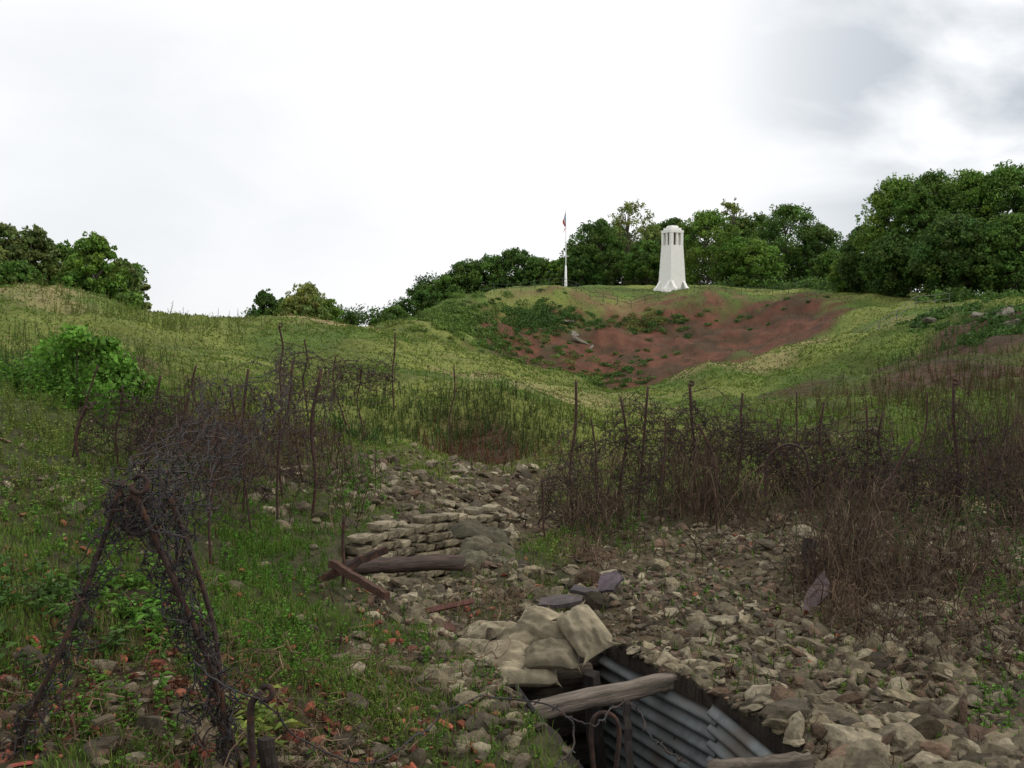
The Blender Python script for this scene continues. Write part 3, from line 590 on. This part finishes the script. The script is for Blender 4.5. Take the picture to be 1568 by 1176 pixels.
slab('rusty_plate',W(665,935,6.15),[(-.25,-.02),(.25,.0),(.26,.04),(-.24,.03)],.012,.5,-.15,.15,(.10,.045,.035),M_rust,1)
slab('rusty_plate',W(680,958,5.9),[(-.1,-.03),(.1,-.02),(.09,.04),(-.1,.03)],.012,.2,.3,-.4,(.09,.045,.035),M_rust,1)
prs=[]
wx=12.2*(325-784)/F;wz=Hs(wx,12.2)
for i in range(16):
    p=np.array([wx+rng.normal(0,.12),12.2+rng.normal(0,.1),wz+rng.uniform(.02,.12)]);q=p+rng.normal(0,.13,3)*[1.4,1,.8];prs.append(tubes(np.array([p,q]),rng.uniform(.008,.022),6,(.05,.03,.025),True))
V0,F0=rockshape(2,9);prs.append((V0*[.2,.15,.13]+np.array([wx-.05,12.2,wz+.08]),F0,np.array([.055,.032,.028])))
build('rusty_wreckage',prs,M_rust)
# ------------------------------------------------------------------ pickets and barbed wire
def smooth(pts,n_=24):
    pts=np.array(pts,float);k=len(pts);q=np.linspace(0,k-1,n_)
    ext=np.vstack([2*pts[0]-pts[1],pts,2*pts[-1]-pts[-2]]);out=[]
    for s in q:
        i=min(int(s),k-2);f=s-i;p0,p1,p2,p3=ext[i:i+4]
        out.append(.5*((2*p1)+(-p0+p2)*f+(2*p0-5*p1+4*p2-p3)*f*f+(-p0+3*p1-3*p2+p3)*f**3))
    return np.array(out)
IR=(.045,.03,.026)
def picket(readings,r=.011,loop=True,down=.25,lr=.045,col=IR):
    pts=[W(*p) for p in readings]
    pts=pts+[pts[-1]+(pts[-1]-pts[-2])/np.linalg.norm(pts[-1]-pts[-2])*down]
    S_=smooth(pts,18);prs=[tubes(S_,r,7,np.array(col),True)]
    if loop:
        c0=pts[0];an=np.linspace(-2.8,2.6,16);lp=np.stack([c0[0]+lr+lr*np.cos(an),c0[1]+np.linspace(-.01,.02,16),c0[2]+lr*np.sin(an)],1);prs.append(tubes(lp,r*.8,7,np.array(col),True))
    return prs
pk=[([(200,742,3.25),(262,880,3.3),(318,1010,3.35),(352,1120,3.45)],.010,True),([(262,762,3.5),(320,930,3.45),(338,1040,3.4),(346,1170,3.4)],.0095,False),([(188,735,3.3),(140,880,3.25),(95,990,3.2),(20,1150,3.2)],.009,False),
 ([(398,1062,3.2),(384,1085,3.2),(388,1180,3.2)],.0125,True)]
for p,r,lp in pk: build('screw_picket',picket(p,r,lp,lr=.028 if r<.012 else .02),M_rust,True)
def simple(u0,v0,u1,v1,d,r=.011,loop=False):
    j=rng.normal(0,5,4);build('iron_picket',picket([(u0,v0,d),(u0*.66+u1*.34+j[0],v0*.66+v1*.34,d+.02),(u0*.33+u1*.67+j[1],v0*.33+v1*.67,d),(u1,v1,d)],r*.92,loop,.3,.022,(.06,.036,.03)),M_rust,True)
for q in ((333,645,322,850,6.2,.010,0),(380,565,372,800,8,.012,0),(492,565,474,820,8.6,.016,0),(246,575,226,690,9.5,.012,0),(133,622,118,690,8.8,.015,1),(448,552,432,760,9,.011,0),(352,590,385,820,7.5,.009,0),
  (290,600,268,740,8,.009,0),(527,790,524,905,6.5,.012,0),(427,498,430,600,13,.014,1),(466,520,468,610,13,.012,0),(514,545,520,620,14,.012,0),(605,510,602,600,16,.014,0),(695,560,690,680,15,.012,0),(300,560,312,660,10,.012,0),
  (882,583,876,780,10.5,.016,0),(950,607,946,790,10,.013,0),(992,592,976,800,10,.014,0),(1056,587,1062,750,11,.018,1),(1137,602,1130,730,12,.016,0),(1262,615,1256,780,10,.012,0),(1327,620,1318,740,11,.012,0),(1352,632,1344,760,10,.014,0),(1460,585,1466,780,9,.015,1),(1398,672,1310,850,8,.013,0),(1190,640,1196,720,12,.012,0),(830,730,842,850,9,.010,0),
  (188,590,180,700,9,.009,0),(555,560,552,640,14,.01,0),(1020,640,1012,800,9.6,.010,0),(1090,700,1098,830,9,.01,0),(1500,680,1520,860,7.6,.009,0),(410,600,455,690,9,.010,0),(1070,650,1130,790,9.5,.011,0),(905,640,925,800,9.7,.010,0),(1290,700,1240,840,8.6,.010,0),
  (150,560,120,660,9,.009,0),(430,640,425,800,8,.010,0),(1420,600,1400,760,9.5,.010,0),(1220,600,1215,700,11.5,.010,0),(240,640,200,790,6.5,.008,0)):
    simple(*q[:5],r=q[5],loop=bool(q[6]))
build('iron_picket',[tubes(smooth([W(1172,760,9),W(1175,705,9),W(1200,682,9),W(1230,690,9),W(1240,740,9),W(1236,780,9)],20),.013,7,np.array(IR))],M_rust,True)
build('screw_picket',[tubes(smooth([W(912,1200,3.9),W(905,1120,3.9),W(915,1094,3.9),W(938,1096,3.9),W(948,1125,3.9),W(940,1200,3.9)],24),.010,7,np.array(IR))],M_rust,True)
def wire(P_,r=.0022,barb=.12,col=(.05,.047,.047),bl_=.018):
    P_=np.asarray(P_);prs=[tubes(P_,r,4,np.array(col))]
    seg=np.linalg.norm(np.diff(P_,axis=0),axis=1).cumsum();L_=seg[-1]
    B=[]
    for s in np.arange(.05,L_,barb):
        i=min(np.searchsorted(seg,s),len(P_)-2);p=P_[i]
        for k in range(2):
            dv=rng.normal(size=3);dv/=np.linalg.norm(dv);B.append([p-dv*bl_,p,p+dv*bl_])
    if B: B=np.array(B);prs.append(tubes(B,r*.8,3,np.array(col)))
    return prs
def strand(readings,r=.0022,j=.012,n_=40,coil=0):
    P_=smooth([W(*p) for p in readings],n_);P_=P_+np.stack([fbm(np.arange(n_)*.35+rng.uniform(0,99),np.zeros(n_),k)-.5 for k in range(3)],1)*j*4
    if coil:
        t_=np.linspace(0,rng.uniform(8,30),n_)+rng.uniform(0,6);P_=P_+np.stack([coil*np.sin(t_),coil*np.cos(t_*.7),coil*np.cos(t_)],1)*rng.uniform(.3,1)
    return wire(P_,r)
prs=[]
IRB=[[(290,1010,3.1),(340,1045,3.1),(400,1075,3.15),(450,1120,3.3),(555,1172,3.4),(640,1125,3.6),(705,1080,3.9),(770,1066,4.1),(860,1092,3.9),(880,1135,3.8),(850,1176,3.6)],
 [(860,1092,3.9),(910,1110,3.8),(960,1075,4),(1000,1130,3.8),(1060,1176,3.7)]]
for q in IRB: prs+=strand(q,r=.004,n_=70,j=.008)
for k in range(14):
    b0=rng.uniform(-28,28,4)
    prs+=strand([(200+b0[0],740+abs(b0[1]),3.3),(250+b0[2],850,3.3+.1*rng.random()),(290+b0[3],960,3.35),(320+b0[0],1060,3.4),(340+b0[1],1150,3.4)],r=.0027,j=.03,coil=.045,n_=70)
for k in range(7):
    b0=rng.uniform(-25,25,4);prs+=strand([(200+b0[0],745,3.3),(150+b0[1],880,3.25),(110+b0[2],980,3.25),(50+b0[3],1080,3.2),(20,1180,3.2)],r=.0025,j=.03,coil=.03,n_=70)
for k in range(9):
    b0=rng.uniform(-40,40,4);prs+=strand([(195+b0[0]*.3,745,3.3),(230+b0[1],800,3.5),(240+b0[2],760+b0[3],3.9),(265,765+b0[0],3.5),(300+b0[1],900,3.5)],r=.0025,j=.03,coil=.05,n_=60)
for k in range(17):
    b0=rng.uniform(-60,60,6);prs+=strand([(200+b0[0]*.5,770+b0[1]*.5,3.4),(260+b0[2],750+b0[3],4.2),(310+b0[4],690+b0[5],5.6),(370+b0[0],640+b0[1],7.),(440+b0[2],600+b0[3],8.2)],r=.0028,j=.04,n_=80,coil=.10)
build('barbed_wire_entanglement',prs,M_rust,True)
prs=[]
def nod(l,n_):
    global prs
    for k in range(n_):
        i=rng.integers(0,len(l)-1);p=l[i];q=l[min(i+rng.integers(1,3),len(l)-1)]
        f=rng.uniform(.02,.95,2);A_=W(p[0],p[1]+f[0]*p[3],p[2]);B_=W(q[0],q[1]+f[1]*q[3],q[2]);m=(A_+B_)/2-np.array([0,rng.normal(0,.2),rng.uniform(-.08,.3)])
        n2_=44;P_=smooth([A_,m,B_],n2_);ph=rng.uniform(0,6);cr_=rng.uniform(.02,.16)*(rng.random()<.65);t_=np.linspace(0,rng.uniform(6,26),n2_)
        P_=P_+np.stack([cr_*np.sin(t_+ph),cr_*np.cos(t_*.8),cr_*np.cos(t_+ph)],1)+np.stack([fbm(np.arange(n2_)*.4+rng.uniform(0,99),np.zeros(n2_),kk)-.5 for kk in range(3)],1)*.2
        prs+=wire(P_,.0013+.00021*p[2],.15,(.055,.04,.035),.018)
nod([(120,600,9,100),(190,590,9,100),(240,585,9.3,120),(300,575,9,130),(333,640,6.5,160),(380,580,8,180),(448,570,9,160),(492,580,8.6,180),(427,515,12.5,80),(515,555,13.5,60),(605,545,15,50)],130)
nod([(830,730,9.5,90),(882,600,10.3,150),(950,620,10,140),(992,610,10,150),(1056,600,10.8,130),(1137,620,11.5,110),(1200,650,11,110),(1262,635,10,130),(1345,640,10,130),(1398,680,9,150),(1460,610,9,200),(1560,640,8.5,200)],260)
build('barbed_wire_entanglement',prs,M_rust,True)
def brambles(name,specs,col0,rmul=1.):
    prs=[]
    for (u0,u1,d0,d1,n_,h,sp_) in specs:
        x,y=scatter(n_*2,u0,u1,d0,d1);dn=ss(.38,.62,fbm(x*1.3+5,y*1.3,77));ok=~intrench(x,y,.1)&(rng.random(len(x))<dn);x=x[ok];y=y[ok];n_=len(x);z=H(x,y)
        dens=fbm(x*1.3+5,y*1.3,77);hh=h*rng.uniform(.2,1.1,n_)*(.4+1.2*dens)
        a=rng.uniform(0,6.283,n_);l=sp_*rng.uniform(.2,1.2,n_);k=9;t=np.linspace(0,1,k)[None]
        arc=np.sin(t*math.pi*rng.uniform(.4,1.0,n_)[:,None])
        P_=np.stack([x[:,None]+np.cos(a)[:,None]*l[:,None]*t,y[:,None]+np.sin(a)[:,None]*l[:,None]*t,z[:,None]+hh[:,None]*arc],2)
        P_+=np.cumsum(rng.normal(0,.026,P_.shape),axis=1)
        tone=rng.random((n_,1));col=(np.array(col0)[None]*(1-tone)+np.array([.13,.09,.055])[None]*tone)*rng.uniform(.45,1.3,(n_,1))
        R_=np.linspace(1,.4,k)[None]*rng.uniform(.0014,.0044,(n_,1))*rmul*(1+.06*np.clip(y[:,None]-6,0,12))
        prs.append(tubes(P_,R_,3,col))
    build(name,prs,M_twig)
brambles('dead_brambles',[(250,560,7.5,11,300,.45,.5),(180,420,9,12.5,180,.4,.5),(330,520,11,14,180,.45,.4)],(.06,.04,.03))
brambles('dead_brambles',[(860,1640,8.6,12,1050,.42,.5),(1280,1640,6.4,8.8,700,.42,.5),(1250,1620,5.0,6.5,180,.2,.35),(980,1200,7.8,9,130,.25,.4),(1430,1640,8,14,550,.75,.4),(870,960,9,11,110,.6,.3),(1000,1100,9,11,170,.7,.3),(1230,1340,5.9,7.2,240,.36,.3)],(.05,.032,.026))
brambles('dead_brambles',[(690,790,14,17,120,.25,.3),(520,570,14,16,80,.4,.3),(850,1100,13,16,180,.3,.4)],(.08,.05,.035))
brambles('fallen_twigs',[(640,800,5.9,6.9,120,.04,.3),(880,930,7.2,8.2,100,.15,.3),(1270,1320,5.7,6.2,130,.25,.15),(560,900,4,5.6,120,.03,.2),(0,600,3.2,5,300,.04,.15),(900,1568,4.2,7,400,.03,.15)],(.17,.11,.07))
print('all',time.time()-T0)
# ------------------------------------------------------------------ sky
w=bpy.data.worlds.new('World');scene.world=w;w.use_nodes=True;nt=w.node_tree;N=nt.nodes;Lk=nt.links
for q in list(N): N.remove(q)
out=N.new('ShaderNodeOutputWorld');sky=N.new('ShaderNodeTexSky');sky.sky_type='NISHITA';sky.sun_disc=False
sky.sun_elevation=math.radians(44);sky.sun_rotation=math.radians(90)
b1=N.new('ShaderNodeBackground');b1.inputs[1].default_value=.1;Lk.new(sky.outputs[0],b1.inputs[0])
tc=N.new('ShaderNodeTexCoord');
def direction(u,v):
    p=W(u,v,1);p/=np.linalg.norm(p);return tuple(p)
def mth(op,a,b=None,clamp=False):
    m=N.new('ShaderNodeMath');m.operation=op;m.use_clamp=clamp
    for i,q in enumerate((a,b)):
        if q is None: continue
        if isinstance(q,(int,float)): m.inputs[i].default_value=q
        else: Lk.new(q,m.inputs[i])
    return m.outputs[0]
mpn=N.new('ShaderNodeMapping');mpn.inputs['Scale'].default_value=(1,1,2.2);Lk.new(tc.outputs['Generated'],mpn.inputs[0])
nz=N.new('ShaderNodeTexNoise');nz.inputs['Scale'].default_value=4.5;nz.inputs['Detail'].default_value=7;nz.inputs['Roughness'].default_value=.5;nz.inputs['Distortion'].default_value=.4;Lk.new(mpn.outputs[0],nz.inputs[0])
def cmask(u,v,a0,a1):
    dp=N.new('ShaderNodeVectorMath');dp.operation='DOT_PRODUCT';Lk.new(tc.outputs['Generated'],dp.inputs[0]);dp.inputs[1].default_value=direction(u,v)
    mr=N.new('ShaderNodeMapRange');mr.interpolation_type='SMOOTHSTEP';mr.inputs[1].default_value=math.cos(math.radians(a1));mr.inputs[2].default_value=math.cos(math.radians(a0));Lk.new(dp.outputs['Value'],mr.inputs[0]);return mr.outputs[0]
tot=mth('MAXIMUM',mth('MULTIPLY',cmask(1640,120,0,19),.85),mth('MULTIPLY',cmask(1320,205,0,6),.6))
th_=mth('SUBTRACT',nz.outputs['Fac'],.36);th_=mth('MULTIPLY',th_,4.,True)
dark=mth('MULTIPLY',tot,th_)
soft=mth('MULTIPLY',cmask(200,440,0,20),.30)
dark=mth('MAXIMUM',dark,soft)
allc=mth('MULTIPLY',th_,.12);dark=mth('ADD',dark,allc,True)
mx=N.new('ShaderNodeMix');mx.data_type='RGBA';Lk.new(dark,mx.inputs[0]);mx.inputs[6].default_value=(1.17,1.17,1.18,1);mx.inputs[7].default_value=(.55,.60,.65,1)
b2=N.new('ShaderNodeBackground');b2.inputs[1].default_value=1.;Lk.new(mx.outputs[2],b2.inputs[0])
ms=N.new('ShaderNodeMixShader');ms.inputs[0].default_value=.93;Lk.new(b1.outputs[0],ms.inputs[1]);Lk.new(b2.outputs[0],ms.inputs[2]);Lk.new(ms.outputs[0],out.inputs[0])
sl=bpy.data.lights.new('sun','SUN');sl.energy=1.5;sl.angle=math.radians(10);sl.color=(1,.95,.86);so=bpy.data.objects.new('sun',sl);scene.collection.objects.link(so)
az=math.radians(90);el=math.radians(44);sd_=Vector((math.sin(az)*math.cos(el),math.cos(az)*math.cos(el),math.sin(el)))
so.rotation_euler=sd_.to_track_quat('Z','Y').to_euler()
cam=bpy.data.cameras.new('camera');cam.sensor_width=36;cam.lens=36*F/1568;cam.clip_end=6000;cam.clip_start=.05
co=bpy.data.objects.new('camera',cam);scene.collection.objects.link(co);co.location=(0,0,0);co.rotation_euler=(math.radians(90)-PIT,0,0);scene.camera=co
scene.view_settings.view_transform='Standard';scene.view_settings.look='None';scene.view_settings.exposure=0
print('done',time.time()-T0)
